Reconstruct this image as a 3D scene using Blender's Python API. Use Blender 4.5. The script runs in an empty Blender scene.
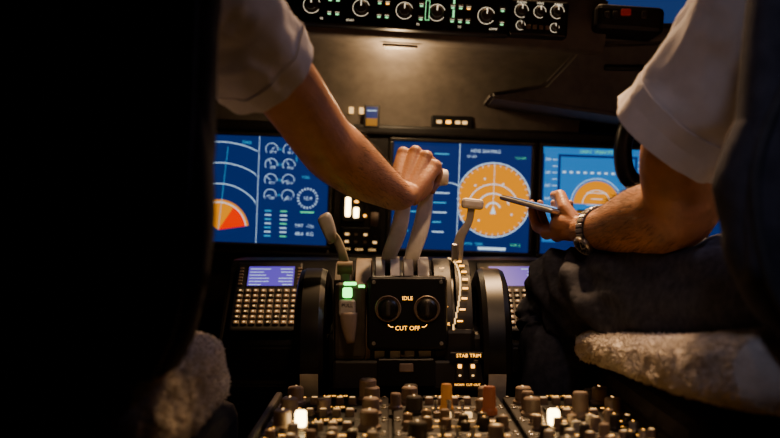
import bpy, bmesh, math, random
from mathutils import Vector, Matrix, noise
random.seed(7)
R=math.radians
scene=bpy.context.scene

# ------------------------------------------------------------ materials
def mat(name,col,rough=0.5,metal=0.0,emit=None,es=0.0,var=0.15,nscale=40,bump=0.0,bscale=200,sss=0.0,spec=0.5):
    m=bpy.data.materials.new(name); m.use_nodes=True
    nt=m.node_tree; b=nt.nodes['Principled BSDF']
    b.inputs['Roughness'].default_value=rough; b.inputs['Metallic'].default_value=metal
    b.inputs['Specular IOR Level'].default_value=spec
    tc=nt.nodes.new('ShaderNodeTexCoord')
    if var>0:
        n=nt.nodes.new('ShaderNodeTexNoise'); n.inputs['Scale'].default_value=nscale; n.inputs['Detail'].default_value=4
        r=nt.nodes.new('ShaderNodeValToRGB')
        r.color_ramp.elements[0].position=0.3; r.color_ramp.elements[1].position=0.7
        r.color_ramp.elements[0].color=(*[c*(1-var) for c in col],1)
        r.color_ramp.elements[1].color=(*[min(1,c*(1+var)) for c in col],1)
        nt.links.new(tc.outputs['Object'],n.inputs['Vector']); nt.links.new(n.outputs['Fac'],r.inputs['Fac'])
        nt.links.new(r.outputs['Color'],b.inputs['Base Color'])
    else: b.inputs['Base Color'].default_value=(*col,1)
    if bump>0:
        n2=nt.nodes.new('ShaderNodeTexNoise'); n2.inputs['Scale'].default_value=bscale; n2.inputs['Detail'].default_value=3
        bp=nt.nodes.new('ShaderNodeBump'); bp.inputs['Strength'].default_value=bump; bp.inputs['Distance'].default_value=0.002
        nt.links.new(tc.outputs['Object'],n2.inputs['Vector']); nt.links.new(n2.outputs['Fac'],bp.inputs['Height'])
        nt.links.new(bp.outputs['Normal'],b.inputs['Normal'])
    if emit:
        b.inputs['Emission Color'].default_value=(*emit,1); b.inputs['Emission Strength'].default_value=es
    if sss>0:
        b.inputs['Subsurface Weight'].default_value=sss
        b.inputs['Subsurface Radius'].default_value=(0.01,0.004,0.002)
        b.inputs['Subsurface Scale'].default_value=1.0
    return m
def glow(name,col,s): return mat(name,(0.01,0.01,0.01),0.4,emit=col,es=s,var=0)

PANEL=mat('panel_grey',(0.075,0.064,0.055),0.55,bump=0.15,bscale=600)
PANELD=mat('panel_dark',(0.022,0.020,0.020),0.5,bump=0.1,bscale=600)
BLACK=mat('black_plastic',(0.008,0.008,0.009),0.4)
GLARE=mat('glareshield_vinyl',(0.14,0.12,0.105),0.7,bump=0.25,bscale=500)
GLARED=mat('glareshield_side',(0.15,0.14,0.13),0.6,bump=0.25,bscale=500)
BEZEL=mat('bezel',(0.05,0.047,0.045),0.4)
SILVER=mat('brushed_metal',(0.55,0.53,0.5),0.32,metal=0.9)
LEVER=mat('lever_white',(0.76,0.70,0.62),0.42)
LEVM=mat('lever_grey',(0.45,0.42,0.38),0.4,metal=0.2)
GREYK=mat('knob_grey',(0.26,0.20,0.16),0.45)
GREYD=mat('knob_dark',(0.06,0.054,0.05),0.4)
WHITEP=mat('white_paint',(0.7,0.68,0.64),0.5)
SKIN=mat('skin',(0.52,0.285,0.18),0.45,var=0.12,nscale=30,bump=0.35,bscale=260,sss=0.12)
SKIN2=mat('skin_tanned',(0.50,0.26,0.16),0.45,var=0.2,nscale=30,bump=0.4,bscale=260,sss=0.12)
NAIL=mat('nail',(0.6,0.38,0.3),0.3)
HAIR=mat('hair',(0.03,0.018,0.01),0.6,bump=0.8,bscale=300)
SHIRT=mat('shirt_cotton',(0.72,0.69,0.71),0.85,var=0.05,bump=0.35,bscale=700)
DENIM=mat('trouser_cloth',(0.075,0.077,0.098),0.85,var=0.3,nscale=90,bump=0.5,bscale=700)
SHOE=mat('shoe_leather',(0.01,0.008,0.007),0.3)
SEATF=mat('seat_fabric',(0.045,0.038,0.040),0.9,var=0.2,bump=0.5,bscale=500)
SEATF2=mat('seat_fabric_grey',(0.10,0.10,0.13),0.9,var=0.25,bump=0.6,bscale=400)
STRAP=mat('harness_webbing',(0.10,0.10,0.115),0.8,bump=0.5,bscale=900)
WOOL=mat('sheepskin',(0.72,0.66,0.61),0.95,var=0.12,nscale=60,bump=0.8,bscale=250)
WALL=mat('wall_liner',(0.05,0.048,0.05),0.8)
FLOORM=mat('floor_carpet',(0.02,0.02,0.022),0.95,bump=0.6,bscale=400)
EMW=glow('backlight_white',(1,0.85,0.62),1.1)
EMK=glow('key_backlight',(1,0.62,0.27),1.3)
EMA=glow('backlight_amber',(1,0.47,0.10),3.0)
EMG=glow('lamp_green',(0.2,1,0.2),3.5)
EMGd=glow('digits_green',(0.35,1,0.45),1.3)
EMH=glow('lamp_bright',(1,0.74,0.36),9)
EMR=glow('lamp_red',(1,0.05,0.02),0.12)
S_BLUE=glow('screen_blue',(0.010,0.045,0.23),0.62)
S_LBLUE=glow('screen_sky',(0.05,0.24,0.60),0.8)
S_WHITE=glow('screen_white',(0.65,0.85,1.0),1.0)
S_CYAN=glow('screen_cyan',(0.12,0.6,0.9),0.8)
S_TAN=glow('screen_tan',(0.95,0.36,0.035),0.80)
S_RED=glow('screen_red',(1.0,0.05,0.008),0.9)
S_GREEN=glow('screen_green',(0.2,0.9,0.4),0.9)
S_PURP=glow('screen_violet',(0.16,0.10,0.60),0.85)
S_BRN=glow('screen_ground',(0.5,0.22,0.04),0.7)

# ------------------------------------------------------------ mesh builder
def FACE(x,y,z,tilt=0,roll=0):
    return Matrix.Translation((x,y,z))@Matrix.Rotation(R(roll),4,'Y')@Matrix.Rotation(R(90-tilt),4,'X')
def cr(pts,n):
    out=[]
    P=[Vector(p) for p in pts]
    for i in range(len(P)-1):
        p0=P[i-1] if i>0 else P[i]*2-P[i+1]
        p1,p2=P[i],P[i+1]
        p3=P[i+2] if i+2<len(P) else P[i+1]*2-P[i]
        for k in range(n):
            t=k/n
            out.append(0.5*((2*p1)+(p2-p0)*t+(2*p0-5*p1+4*p2-p3)*t*t+(3*p1-p0-3*p2+p3)*t**3))
    out.append(P[-1].copy())
    return out
_tc={}
def text_geo(s):
    if s in _tc: return _tc[s]
    cu=bpy.data.curves.new('t','FONT'); cu.body=s; cu.size=1; cu.align_x='CENTER'; cu.align_y='CENTER'; cu.resolution_u=2
    ob=bpy.data.objects.new('t',cu); scene.collection.objects.link(ob)
    dg=bpy.context.evaluated_depsgraph_get(); me=bpy.data.meshes.new_from_object(ob.evaluated_get(dg))
    g=([v.co.copy() for v in me.vertices],[tuple(p.vertices) for p in me.polygons])
    bpy.data.objects.remove(ob); bpy.data.curves.remove(cu); bpy.data.meshes.remove(me)
    _tc[s]=g; return g
class MB:
    def __init__(s): s.v=[];s.f=[];s.m=[];s.s=[];s.mats=[]
    def mi(s,m):
        if m not in s.mats: s.mats.append(m)
        return s.mats.index(m)
    def add(s,vs,fs,m,M=None,smooth=False):
        o=len(s.v); k=s.mi(m)
        s.v+=[(M@Vector(v)) if M else Vector(v) for v in vs]
        for f in fs:
            s.f.append(tuple(i+o for i in f)); s.m.append(k); s.s.append(smooth)
    def box(s,c,d,m,bev=0.002,M=None,rot=None,seg=2):
        bm=bmesh.new(); bmesh.ops.create_cube(bm,size=1)
        for v in bm.verts: v.co=Vector((v.co.x*d[0],v.co.y*d[1],v.co.z*d[2]))
        if bev>0: bmesh.ops.bevel(bm,geom=bm.edges[:],offset=min(bev,min(d)*0.45),segments=seg,affect='EDGES',profile=0.5)
        T=Matrix.Translation(c)
        if rot: T=T@rot
        if M: T=M@T
        bm.verts.index_update()
        s.add([v.co.copy() for v in bm.verts],[tuple(v.index for v in f.verts) for f in bm.faces],m,T)
        bm.free()
    def lathe(s,prof,m,M=None,seg=24,smooth=True,sharp=False):
        n=len(prof)
        for i in range(n-1):
            (r0,h0),(r1,h1)=prof[i],prof[i+1]
            vs=[];fs=[]
            for k in range(seg):
                a=2*math.pi*k/seg; c,q=math.cos(a),math.sin(a)
                vs+=[(r0*c,r0*q,h0),(r1*c,r1*q,h1)]
            for k in range(seg):
                j=(k+1)%seg
                fs.append((2*k,2*j,2*j+1,2*k+1))
            s.add(vs,fs,m,M,smooth)
    def knob(s,x,y,w,r,h,m,M,top=None,ptr=None,skirt=True):
        T=M@Matrix.Translation((x,y,w))
        p=[(r*1.25,0),(r*1.25,h*0.15),(r,h*0.25)] if skirt else [(r,0)]
        p+=[(r*0.95,h*0.92),(r*0.8,h),(0,h)]
        s.lathe(p,m,T,20)
        if top: s.lathe([(r*0.5,h+0.0004),(0,h+0.0005)],top,T,16)
        if ptr: s.box((0,r*0.5,h),(r*0.18,r*0.9,0.001),ptr,0,T)
    def rect(s,x0,y0,x1,y1,w,m,M): s.add([(x0,y0,w),(x1,y0,w),(x1,y1,w),(x0,y1,w)],[(0,1,2,3)],m,M)
    def line(s,a,b,t,w,m,M):
        a=Vector(a);b=Vector(b);d=(b-a); n=Vector((-d.y,d.x)).normalized()*t/2
        s.add([(*(a-n),w),(*(b-n),w),(*(b+n),w),(*(a+n),w)],[(0,1,2,3)],m,M)
    def arc(s,cx,cy,r,t,a0,a1,w,m,M,n=32,clip=None):
        vs=[];fs=[]
        for k in range(n+1):
            a=R(a0+(a1-a0)*k/n)
            for rr in (r-t/2,r+t/2):
                x=cx+rr*math.cos(a);y=cy+rr*math.sin(a)
                if clip: x=min(max(x,clip[0]),clip[2]); y=min(max(y,clip[1]),clip[3])
                vs.append((x,y,w))
        for k in range(n): fs.append((2*k,2*k+1,2*k+3,2*k+2))
        s.add(vs,fs,m,M)
    def disc(s,cx,cy,r,w,m,M,n=32,a0=0,a1=360,clip=None):
        vs=[(cx,cy,w)]
        for k in range(n+1):
            a=R(a0+(a1-a0)*k/n); x=cx+r*math.cos(a);y=cy+r*math.sin(a)
            if clip: x=min(max(x,clip[0]),clip[2]); y=min(max(y,clip[1]),clip[3])
            vs.append((x,y,w))
        s.add(vs,[(0,k+1,k+2) for k in range(n)],m,M)
    def text(s,t,x,y,w,size,m,M):
        g=text_geo(t); s.add([(v.x*size,v.y*size,0) for v in g[0]],g[1],m,M@Matrix.Translation((x,y,w)))
    def loft(s,pts,rad,m,up=(0,0,1),seg=20,sub=5,cap=True,sq=2.0,disp=None,smooth=True):
        P=cr(pts,sub)
        rr=[(a,a,0) if not isinstance(a,(tuple,list)) else (a[0],a[1],0) for a in rad]
        Q=cr(rr,sub); up=Vector(up); vs=[];fs=[]
        n=len(P)
        for i,p in enumerate(P):
            t=(P[min(i+1,n-1)]-P[max(i-1,0)]).normalized()
            sd=t.cross(up).normalized(); ot=sd.cross(t).normalized()
            for k in range(seg):
                a=2*math.pi*k/seg; c,q=math.cos(a),math.sin(a)
                cx=math.copysign(abs(c)**(2/sq),c); sx=math.copysign(abs(q)**(2/sq),q)
                o=sd*cx*max(Q[i].x,1e-4)+ot*sx*max(Q[i].y,1e-4)
                v=p+o
                if disp: v=v+o.normalized()*disp(i/(n-1),a,v)
                vs.append(v)
        for i in range(n-1):
            for k in range(seg):
                j=(k+1)%seg
                fs.append((i*seg+k,i*seg+j,(i+1)*seg+j,(i+1)*seg+k))
        if cap:
            fs.append(tuple(range(seg-1,-1,-1))); fs.append(tuple((n-1)*seg+k for k in range(seg)))
        s.add(vs,fs,m,None,smooth)
        return vs,fs
    def ball(s,c,r,m,M=None,seg=20):
        if not isinstance(r,(tuple,list)): r=(r,r,r)
        vs=[];fs=[];nr=12
        for i in range(nr+1):
            th=math.pi*i/nr
            for k in range(seg):
                a=2*math.pi*k/seg
                vs.append((c[0]+r[0]*math.sin(th)*math.cos(a),c[1]+r[1]*math.sin(th)*math.sin(a),c[2]+r[2]*math.cos(th)))
        for i in range(nr):
            for k in range(seg):
                j=(k+1)%seg; fs.append((i*seg+k,(i+1)*seg+k,(i+1)*seg+j,i*seg+j))
        s.add(vs,fs,m,M,True)
    def tufts(s,vs,fs,n,L,m,w=0.0012,lean=None):
        tri=[f for f in fs if len(f)==4]
        V=[];F=[]
        ar=[((vs[f[1]]-vs[f[0]]).cross(vs[f[3]]-vs[f[0]])).length for f in tri]
        for f in random.choices(tri,weights=ar,k=n):
            a,b,c,d=[vs[i] for i in f]
            u,v=random.random(),random.random()
            p=a.lerp(b,u).lerp(d.lerp(c,u),v)
            nn=(b-a).cross(d-a)
            if nn.length<1e-9: continue
            nn.normalize()
            nn=-nn if s.flip else nn
            if lean: q=(nn*0.35+Vector(lean)+Vector([random.uniform(-.25,.25) for _ in range(3)])).normalized()
            else: q=(nn+Vector([random.uniform(-.8,.8) for _ in range(3)])).normalized()
            sd=q.cross(Vector([random.uniform(-1,1) for _ in range(3)])).normalized()
            l=L*random.uniform(.5,1.2)
            k=0.15 if lean else 0.5
            mid=p+q*l*.55+sd*l*.2*k; tip=p+q*l*.8+sd*l*k+nn*l*.1
            q2=q.cross(sd)*w; o=len(V)
            V+=[p-sd*w,p+sd*w,p+q2,mid-sd*w,mid+sd*w,mid+q2,tip]
            F+=[(o,o+1,o+4,o+3),(o+1,o+2,o+5,o+4),(o+2,o,o+3,o+5),(o+3,o+4,o+6),(o+4,o+5,o+6),(o+5,o+3,o+6)]
        s.add(V,F,m,None,True)
    flip=False
    def obj(s,name,parent=None,fix=True):
        me=bpy.data.meshes.new(name); me.from_pydata([tuple(v) for v in s.v],[],s.f)
        for m in s.mats: me.materials.append(m)
        me.polygons.foreach_set('material_index',s.m); me.polygons.foreach_set('use_smooth',s.s); me.update()
        ob=bpy.data.objects.new(name,me); scene.collection.objects.link(ob)
        if parent: ob.parent=parent
        return ob
def outward(vs,fs):
    c=sum(vs,Vector())/len(vs); t=0
    for f in fs[:2000:7]:
        if len(f)!=4: continue
        a,b,d=vs[f[0]],vs[f[1]],vs[f[3]]; n=(b-a).cross(d-a); t+= 1 if n.dot(a-c)>0 else -1
    return t<0
def empty(name,loc=(0,0,0)):
    e=bpy.data.objects.new(name,None); e.empty_display_size=0.05; scene.collection.objects.link(e); return e
def fuse(ob,vox,sm=4):
    bm=bmesh.new(); bm.from_mesh(ob.data); bmesh.ops.recalc_face_normals(bm,faces=bm.faces); bm.to_mesh(ob.data); bm.free()
    r=ob.modifiers.new('r','REMESH'); r.mode='VOXEL'; r.voxel_size=vox; r.use_smooth_shade=True
    s=ob.modifiers.new('s','SMOOTH'); s.iterations=sm; s.factor=0.5
    dg=bpy.context.evaluated_depsgraph_get(); me=bpy.data.meshes.new_from_object(ob.evaluated_get(dg))
    ob.modifiers.clear(); ob.data=me
    for p in me.polygons: p.use_smooth=True
    return ob

# ------------------------------------------------------------ shell
def slab(name,c,d,m):
    b=MB(); b.box(c,d,m,0.004); return b.obj(name)
slab('floor',(0,0.95,-0.02),(2.3,3.1,0.04),FLOORM)
slab('ceiling',(0,0.95,1.77),(2.3,3.1,0.04),WALL)
for nm,x in (('wall_left',-1.12),('wall_right',1.12)):
    b=MB(); b.box((x,0.95,0.875),(0.04,3.1,1.75),WALL,0.004)
    sx=-1 if x>0 else 1
    for yy in (0.0,0.7,1.4): b.box((x+sx*0.025,yy,0.9),(0.02,0.03,1.6),PANELD,0.005)
    b.box((x+sx*0.03,0.9,0.62),(0.03,2.6,0.05),PANELD,0.01)
    b.obj(nm)
slab('wall_back',(0,-0.6,0.875),(2.3,0.04,1.75),WALL)
b=MB(); b.box((0,2.46,0.55),(2.3,0.04,1.1),WALL,0.004); b.box((0,2.46,1.68),(2.3,0.04,0.16),WALL,0.004)
for x in (-1.08,-0.05,1.08): b.box((x,2.46,1.34),(0.1,0.05,0.6),WALL,0.01)
b.obj('wall_front')
GL=bpy.data.materials.new('glass'); GL.use_nodes=True
g=GL.node_tree.nodes['Principled BSDF']; g.inputs['Transmission Weight'].default_value=1; g.inputs['IOR'].default_value=1.05; g.inputs['Roughness'].default_value=0; g.inputs['Base Color'].default_value=(.8,.88,1,1)
for i,(x0,x1) in enumerate(((-1.03,-0.1),(0.0,1.03))):
    b=MB(); cx=(x0+x1)/2; w=x1-x0
    b.box((cx,2.45,1.35),(w,0.01,0.52),GL,0)
    for z in (1.09,1.61): b.box((cx,2.44,z),(w,0.04,0.03),PANELD,0.006)
    for x in (x0,x1): b.box((x,2.44,1.35),(0.03,0.04,0.55),PANELD,0.006)
    b.obj('window_%d'%(i+1))

# ------------------------------------------------------------ main instrument panel
PR=2.1
MP=FACE(0,2.155,0.773,0,PR)
b=MB()
b.box((0,-0.08,-0.03),(2.1,0.46,0.05),PANEL,0.006,MP)
b.box((0,0.137,0.0),(2.1,0.022,0.03),PANELD,0.006,MP)
b.box((0,-0.137,0.0),(2.1,0.012,0.02),PANELD,0.004,MP)
for x in (-0.58,-0.282,0.153,0.475,0.78):
    for sx in (-1,1):
        for sy in (-1,1): b.knob(x+sx*0.152,sy*0.128,-0.005,0.0035,0.003,SILVER,MP,skirt=False)
b.box((-0.064,0.0,-0.002),(0.118,0.25,0.012),PANELD,0.004,MP)
b.box((-0.078,-0.034,0.005),(0.05,0.06,0.008),BLACK,0.003,MP)
for (x,y,w,h,m) in ((-0.089,-0.03,0.011,0.042,EMH),(-0.071,-0.042,0.011,0.022,EMH),(-0.071,-0.018,0.010,0.006,EMA),(-0.052,-0.048,0.007,0.006,EMA)):
    b.box((x,y,0.011),(w,h,0.006),m,0.003,MP)
b.box((-0.06,-0.095,0.006),(0.085,0.044,0.012),BLACK,0.003,MP)
for i in range(4):
    for j in range(2): b.rect(-0.093+i*0.02,-0.107+j*0.016,-0.084+i*0.02+random.uniform(-.003,.003),-0.102+j*0.016,0.0125,random.choice([EMK,EMK,GREYK]),MP)
for i in range(3): b.text(random.choice(['GEAR','FLAPS','BRAKE','AUTO']),-0.09+i*0.028,-0.121,0.005,0.007,EMK,MP)
for (x,y) in ((-0.068,0.178),(-0.09,0.178)): b.box((x,y,0.0),(0.010,0.014,0.006),EMK,0.001,MP)
b.box((0.128,0.160,-0.002),(0.09,0.028,0.01),BLACK,0.003,MP)
for i,x in enumerate((0.10,0.12,0.14,0.155)): b.box((x,0.160,0.003),(0.011,0.007,0.004),EMK if i!=1 else EMA,0.001,MP)
for i in range(14): b.knob(-0.29+i*0.06,-0.17,-0.004,0.007,0.014,GREYD,MP,ptr=EMK if i%2 else None)
for i in range(10): b.text(random.choice(['OFF','TEST','NORM','MAX','LTS','DIM']),-0.26+i*0.075,-0.187,-0.0045,0.007,EMK,MP)
b.obj('instrument_panel')

def display(name,cx,kind,w=0.297,h=0.230):
    b=MB(); M=MP@Matrix.Translation((cx,0,0))
    W,H=w/2,h/2
    t=0.009
    for (x,y,dx,dy) in ((0,H+t/2,w+2*t,t),(0,-H-t/2,w+2*t,t),(-W-t/2,0,t,h),(W+t/2,0,t,h)): b.box((x,y,0.0),(dx,dy,0.016),BEZEL,0.003,M)
    b.box((0,0,-0.006),(w,h,0.01),BLACK,0,M)
    z=0.0
    b.rect(-W,-H,W,H,z,S_BLUE,M)
    cl=(-W,-H,W,H)
    z1,z2,z3=0.0006,0.0012,0.0018
    if kind=='engine':
        b.line((-0.003,-H),(-0.003,H),0.0012,z1,S_WHITE,M)
        c=(-W,-H,-0.006,H)
        b.disc(-0.085,-0.09,0.066,z1,S_TAN,M,a0=10,a1=150,clip=c)
        b.disc(-0.085,-0.09,0.060,z1+0.0003,S_RED,M,a0=10,a1=58,clip=c)
        for r in (0.06,0.1,0.145,0.19): b.arc(-0.085,-0.09,r,0.0018,10,170,z3,S_WHITE,M,clip=c)
        b.line((-0.085,-0.09),(-0.07,0.09),0.001,z3,S_CYAN,M)
        b.text('TERR',-0.03,0.1,z3,0.009,S_CYAN,M)
        for j in range(4):
            for i in range(2):
                x=0.024+i*0.038; y=0.088-j*0.033
                b.arc(x,y,0.013,0.0012,-10,215,z2,S_WHITE,M,20)
                b.line((x,y),(x+0.012*math.cos(1+j),y+0.012*math.sin(.4+i+j)),0.0012,z2,S_WHITE,M)
                b.text(random.choice(['87.4','62.1','528','94.0']),x+0.003,y-0.006,z3,0.008,S_WHITE,M)
            b.text(['N1','EGT','N2','FF'][j],0.043,0.088-j*0.033,z2,0.007,S_CYAN,M)
        for j in range(7):
            b.rect(0.014,-0.046-j*0.009,0.028,-0.0435-j*0.009,z2,S_WHITE if j%2 else S_CYAN,M)
            b.rect(0.047,-0.046-j*0.009,0.062,-0.0435-j*0.009,z2,S_WHITE if j%3 else S_GREEN,M)
        for k in range(20):
            a=R(k*18); x,y=0.105,-0.015
            b.line((x+0.018*math.cos(a),y+0.018*math.sin(a)),(x+0.023*math.cos(a),y+0.023*math.sin(a)),0.0022,z2,S_WHITE,M)
        b.text('12.4',0.105,-0.015,z2,0.011,S_WHITE,M)
        b.arc(0.1,0.07,0.022,0.0012,-30,200,z2,S_CYAN,M); b.text('FUEL',0.1,0.03,z2,0.008,S_CYAN,M)
        b.line((0.09,-0.045),(0.12,-0.045),0.003,z2,S_GREEN,M)
        b.text('TAT  -12c',0.1,-0.075,z2,0.010,S_WHITE,M); b.text('48.6  KG',0.1,-0.092,z2,0.011,S_WHITE,M)
    elif kind=='map':
        b.line((-0.006,-H),(-0.006,H),0.0014,z1,S_WHITE,M)
        c=(-0.004,-H,W,H)
        cx0,cy0=0.070,-0.004
        b.disc(cx0,cy0,0.077,z1,S_TAN,M,clip=c,n=48)
        b.rect(0.0,-0.05,0.03,-0.02,z1+0.0002,S_TAN,M)
        for r,t2 in ((0.016,.003),(0.036,.0024),(0.056,.002)): b.arc(cx0,cy0-0.022,r,t2,20,160,z2,S_WHITE,M,clip=c)
        b.arc(cx0,cy0,0.080,0.0022,0,360,z2,S_WHITE,M,48,clip=c)
        for k in range(36):
            a=R(k*10)
            if cx0+0.078*math.cos(a)>W: continue
            b.line((cx0+0.072*math.cos(a),cy0+0.072*math.sin(a)),(cx0+0.079*math.cos(a),cy0+0.079*math.sin(a)),0.0012,z3,S_WHITE,M)
        b.add([(cx0-0.006,cy0-0.03,z3),(cx0+0.006,cy0-0.03,z3),(cx0,cy0-0.012,z3)],[(0,1,2)],S_WHITE,M)
        b.line((cx0,cy0-0.012),(cx0,cy0+0.08),0.001,z3,S_WHITE,M)
        for q in ((0.03,0.03),(0.05,0.045),(0.09,0.035),(0.11,-0.03),(0.04,-0.045)): b.disc(cx0-0.07+q[0],cy0+q[1],0.0022,z3,S_WHITE,M,8)
        b.text('HDG 264 MAG',0.05,0.1,z2,0.010,S_WHITE,M); b.text('GS 420',0.02,0.088,z2,0.007,S_WHITE,M); b.text('12.6 NM',0.125,0.088,z2,0.007,S_GREEN,M)
        b.text('WXR  TERR',0.03,-0.1,z2,0.008,S_CYAN,M); b.text('VOR 2',0.12,-0.1,z2,0.008,S_GREEN,M)
        b.rect(0.04,-0.112,0.10,-0.106,z2,S_WHITE,M)
        for j in range(9):
            b.rect(-0.135,0.09-j*0.021,-0.135+random.uniform(.02,.05),0.0925-j*0.021,z2,random.choice([S_WHITE,S_CYAN,S_GREEN]),M)
            b.rect(-0.06,0.09-j*0.021,-0.06+random.uniform(.015,.04),0.0925-j*0.021,z2,random.choice([S_WHITE,S_CYAN]),M)
        b.arc(-0.03,-0.02,0.05,0.0016,60,200,z2,S_WHITE,M)
    else:
        b.rect(-0.11,-0.02,0.05,0.095,z1,S_LBLUE,M); b.rect(-0.11,-0.08,0.05,-0.02,z1,S_BRN,M)
        b.rect(-0.145,-0.09,-0.115,0.1,z1,S_LBLUE,M); b.rect(0.055,-0.09,0.09,0.1,z1,S_LBLUE,M)
        b.rect(-W,0.1,W,H,z1,S_LBLUE,M)
        for j in range(13):
            b.line((-0.127,-0.08+j*0.014),(-0.117,-0.08+j*0.014),0.0016,z2,S_WHITE,M); b.line((0.057,-0.08+j*0.014),(0.066,-0.08+j*0.014),0.0016,z2,S_WHITE,M)
            if j%2==0: b.text(str(180+j*10),-0.137,-0.08+j*0.014,z2,0.008,S_WHITE,M); b.text(str(9000+j*100),0.078,-0.08+j*0.014,z2,0.007,S_WHITE,M)
        for j in range(-3,4): l=0.022 if j%2 else 0.012; b.line((-0.03-l,-0.02+j*0.013),(-0.03+l,-0.02+j*0.013),0.0013,z2,S_WHITE,M)
        for q in range(10): b.rect(-0.105+q*0.015,0.06,-0.098+q*0.015,0.064,z2,S_WHITE,M)
        b.disc(-0.03,-0.005,0.05,z2-0.0003,S_TAN,M,a0=0,a1=180); b.arc(-0.03,-0.005,0.055,0.0014,0,180,z3,S_WHITE,M); b.arc(-0.03,-0.005,0.03,0.0014,0,180,z3,S_WHITE,M)
        b.line((-0.07,-0.02),(-0.045,-0.02),0.004,z3,BLACK,M); b.line((-0.015,-0.02),(0.01,-0.02),0.004,z3,BLACK,M)
        b.text('LNAV  VNAV PTH',-0.03,0.107,z2,0.01,S_GREEN,M)
        for j in range(6): b.rect(0.1,0.08-j*0.03,0.14,0.084-j*0.03,z2,S_WHITE,M)
    return b.obj(name)
for i,(x,k) in enumerate(((-0.282,'engine'),(0.153,'map'),(0.475,'pfd'),(-0.60,'pfd'),(0.80,'map'))): display('flight_display',x,k)
b=MB(); M=MP@Matrix.Translation((-0.045,0.165,0.01))
b.box((0,0,-0.003),(0.034,0.05,0.02),BEZEL,0.003,M); b.rect(-0.012,-0.02,0.012,0.02,0.0076,S_BLUE,M); b.rect(-0.012,-0.02,0.012,-0.004,0.008,S_BRN,M); b.line((-0.01,0.012),(0.01,0.012),0.002,0.0085,S_WHITE,M)
b.obj('standby_display')
b=MB(); M=MP@Matrix.Translation((-0.03,-0.045,0.012))
b.box((0,0,0),(0.02,0.09,0.004),BLACK,0.001,M); b.loft([(M@Vector((0,-0.02,0))),(M@Vector((0,-0.01,0.03))),(M@Vector((0,-0.01,0.05)))],[0.004,0.004,0.005],SILVER,up=(1,0,0),seg=10)
b.lathe([(0,-0.008),(0.014,-0.008),(0.016,0),(0.014,0.008),(0,0.008)],GREYK,M@Matrix.Translation((0,-0.01,0.055))@Matrix.Rotation(R(90),4,'Y'))
b.obj('landing_gear_lever')

# ------------------------------------------------------------ glareshield
GR=3.6
G=Matrix.Translation((0.05,0,1.12))@Matrix.Rotation(R(GR),4,'Y')@Matrix.Translation((-0.05,0,-1.12))
b=MB()
prof=[(1.935,1.165),(1.93,1.12),(1.945,1.078),(1.965,1.068),(2.03,1.068),(2.10,1.04),(2.14,0.99),(2.158,0.94),(2.16,0.895)]
pp=cr([(0,y,z) for y,z in prof],5)
x0,x1,nx=-1.05,0.42,16
vs=[];fs=[]
for i in range(nx+1):
    for p in pp: vs.append((x0+(x1-x0)*i/nx,p.y,p.z))
n=len(pp)
for i in range(nx):
    for k in range(n-1): fs.append((i*n+k,i*n+k+1,(i+1)*n+k+1,(i+1)*n+k))
b.add(vs,fs,GLARE,G,True)
b.box((-0.315,2.15,1.178),(1.47,0.44,0.03),GLARED,0.012,G)
b.box((-0.315,2.3,1.02),(1.47,0.05,0.3),GLARED,0.01,G)
poly=[(0.31,0.99),(0.385,1.07),(0.62,1.075),(1.09,1.07),(1.09,0.90),(0.5,0.918),(0.20,0.962),(0.20,0.972)]
bm=bmesh.new(); vv=[bm.verts.new((x,1.99,z)) for x,z in poly]; f=bm.faces.new(vv)
ex=bmesh.ops.extrude_face_region(bm,geom=[f]); bmesh.ops.translate(bm,verts=[e for e in ex['geom'] if isinstance(e,bmesh.types.BMVert)],vec=(0,0.17,0))
bmesh.ops.recalc_face_normals(bm,faces=bm.faces); bmesh.ops.bevel(bm,geom=bm.edges[:],offset=0.008,segments=3,affect='EDGES'); bm.verts.index_update()
b.add([v.co.copy() for v in bm.verts],[tuple(v.index for v in f.verts) for f in bm.faces],GLARED); bm.free()
b.box((0.48,1.988,1.02),(0.11,0.01,0.012),BLACK,0.005,rot=Matrix.Rotation(R(1),4,'Y'))
b.box((0.72,2.08,1.09),(0.72,0.2,0.04),GLARED,0.012)
b.box((0.455,1.94,1.10),(0.13,0.10,0.05),PANELD,0.01,rot=Matrix.Rotation(R(4),4,'Y'))
b.box((0.445,1.886,1.11),(0.018,0.01,0.012),EMR,0.002)
for x in (0.41,0.425,0.48): b.box((x,1.886,1.105),(0.01,0.008,0.014),GREYD,0.002)
b.obj('glareshield')

# autopilot panel
b=MB(); M=FACE(0.05,1.925,1.122,0,GR)
b.box((-0.04,0.012,-0.012),(0.44,0.105,0.04),BLACK,0.004,M)
w=0.009
for x,t in ((-0.20,'131'),(-0.135,'250'),(-0.04,'264'),(0.055,'12000'),(0.115,'-0800')):
    b.rect(x-0.022,0.024,x+0.022,0.044,w,BLACK,M); b.text(t,x,0.034,w+0.001,0.018,EMGd,M)
for x in (-0.20,-0.105,-0.022,0.04,0.135):
    b.knob(x,-0.004,w,0.011,0.018,GREYD,M,ptr=EMW); b.arc(x,-0.004,0.0160,0.0010,20,330,w+0.0005,EMW,M)
for x in (-0.165,-0.15,-0.07,-0.055,0.01,0.07,0.085,0.1,0.165):
    for y in (0.008,-0.018):
        b.box((x,y,w+0.003),(0.012,0.011,0.006),GREYD,0.001,M); b.rect(x-0.003,y-0.004,x+0.003,y-0.001,w+0.0065,EMGd if random.random()<.75 else EMA,M)
        b.rect(x-0.004,y+0.001,x+0.004,y+0.002,w+0.0065,EMW,M)
for x,t in ((-0.2,'COURSE'),(-0.1,'IAS/MACH'),(-0.022,'HEADING'),(0.04,'ALTITUDE'),(0.12,'VERT SPEED')): b.text(t,x,0.05,w+0.0006,0.008,EMW,M)
for x in (-0.18,-0.125,0.005,0.085,0.15): b.text(random.choice(['N1','VNAV','LNAV','CMD','VS']),x,-0.029,w+0.0006,0.006,EMW,M)
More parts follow.
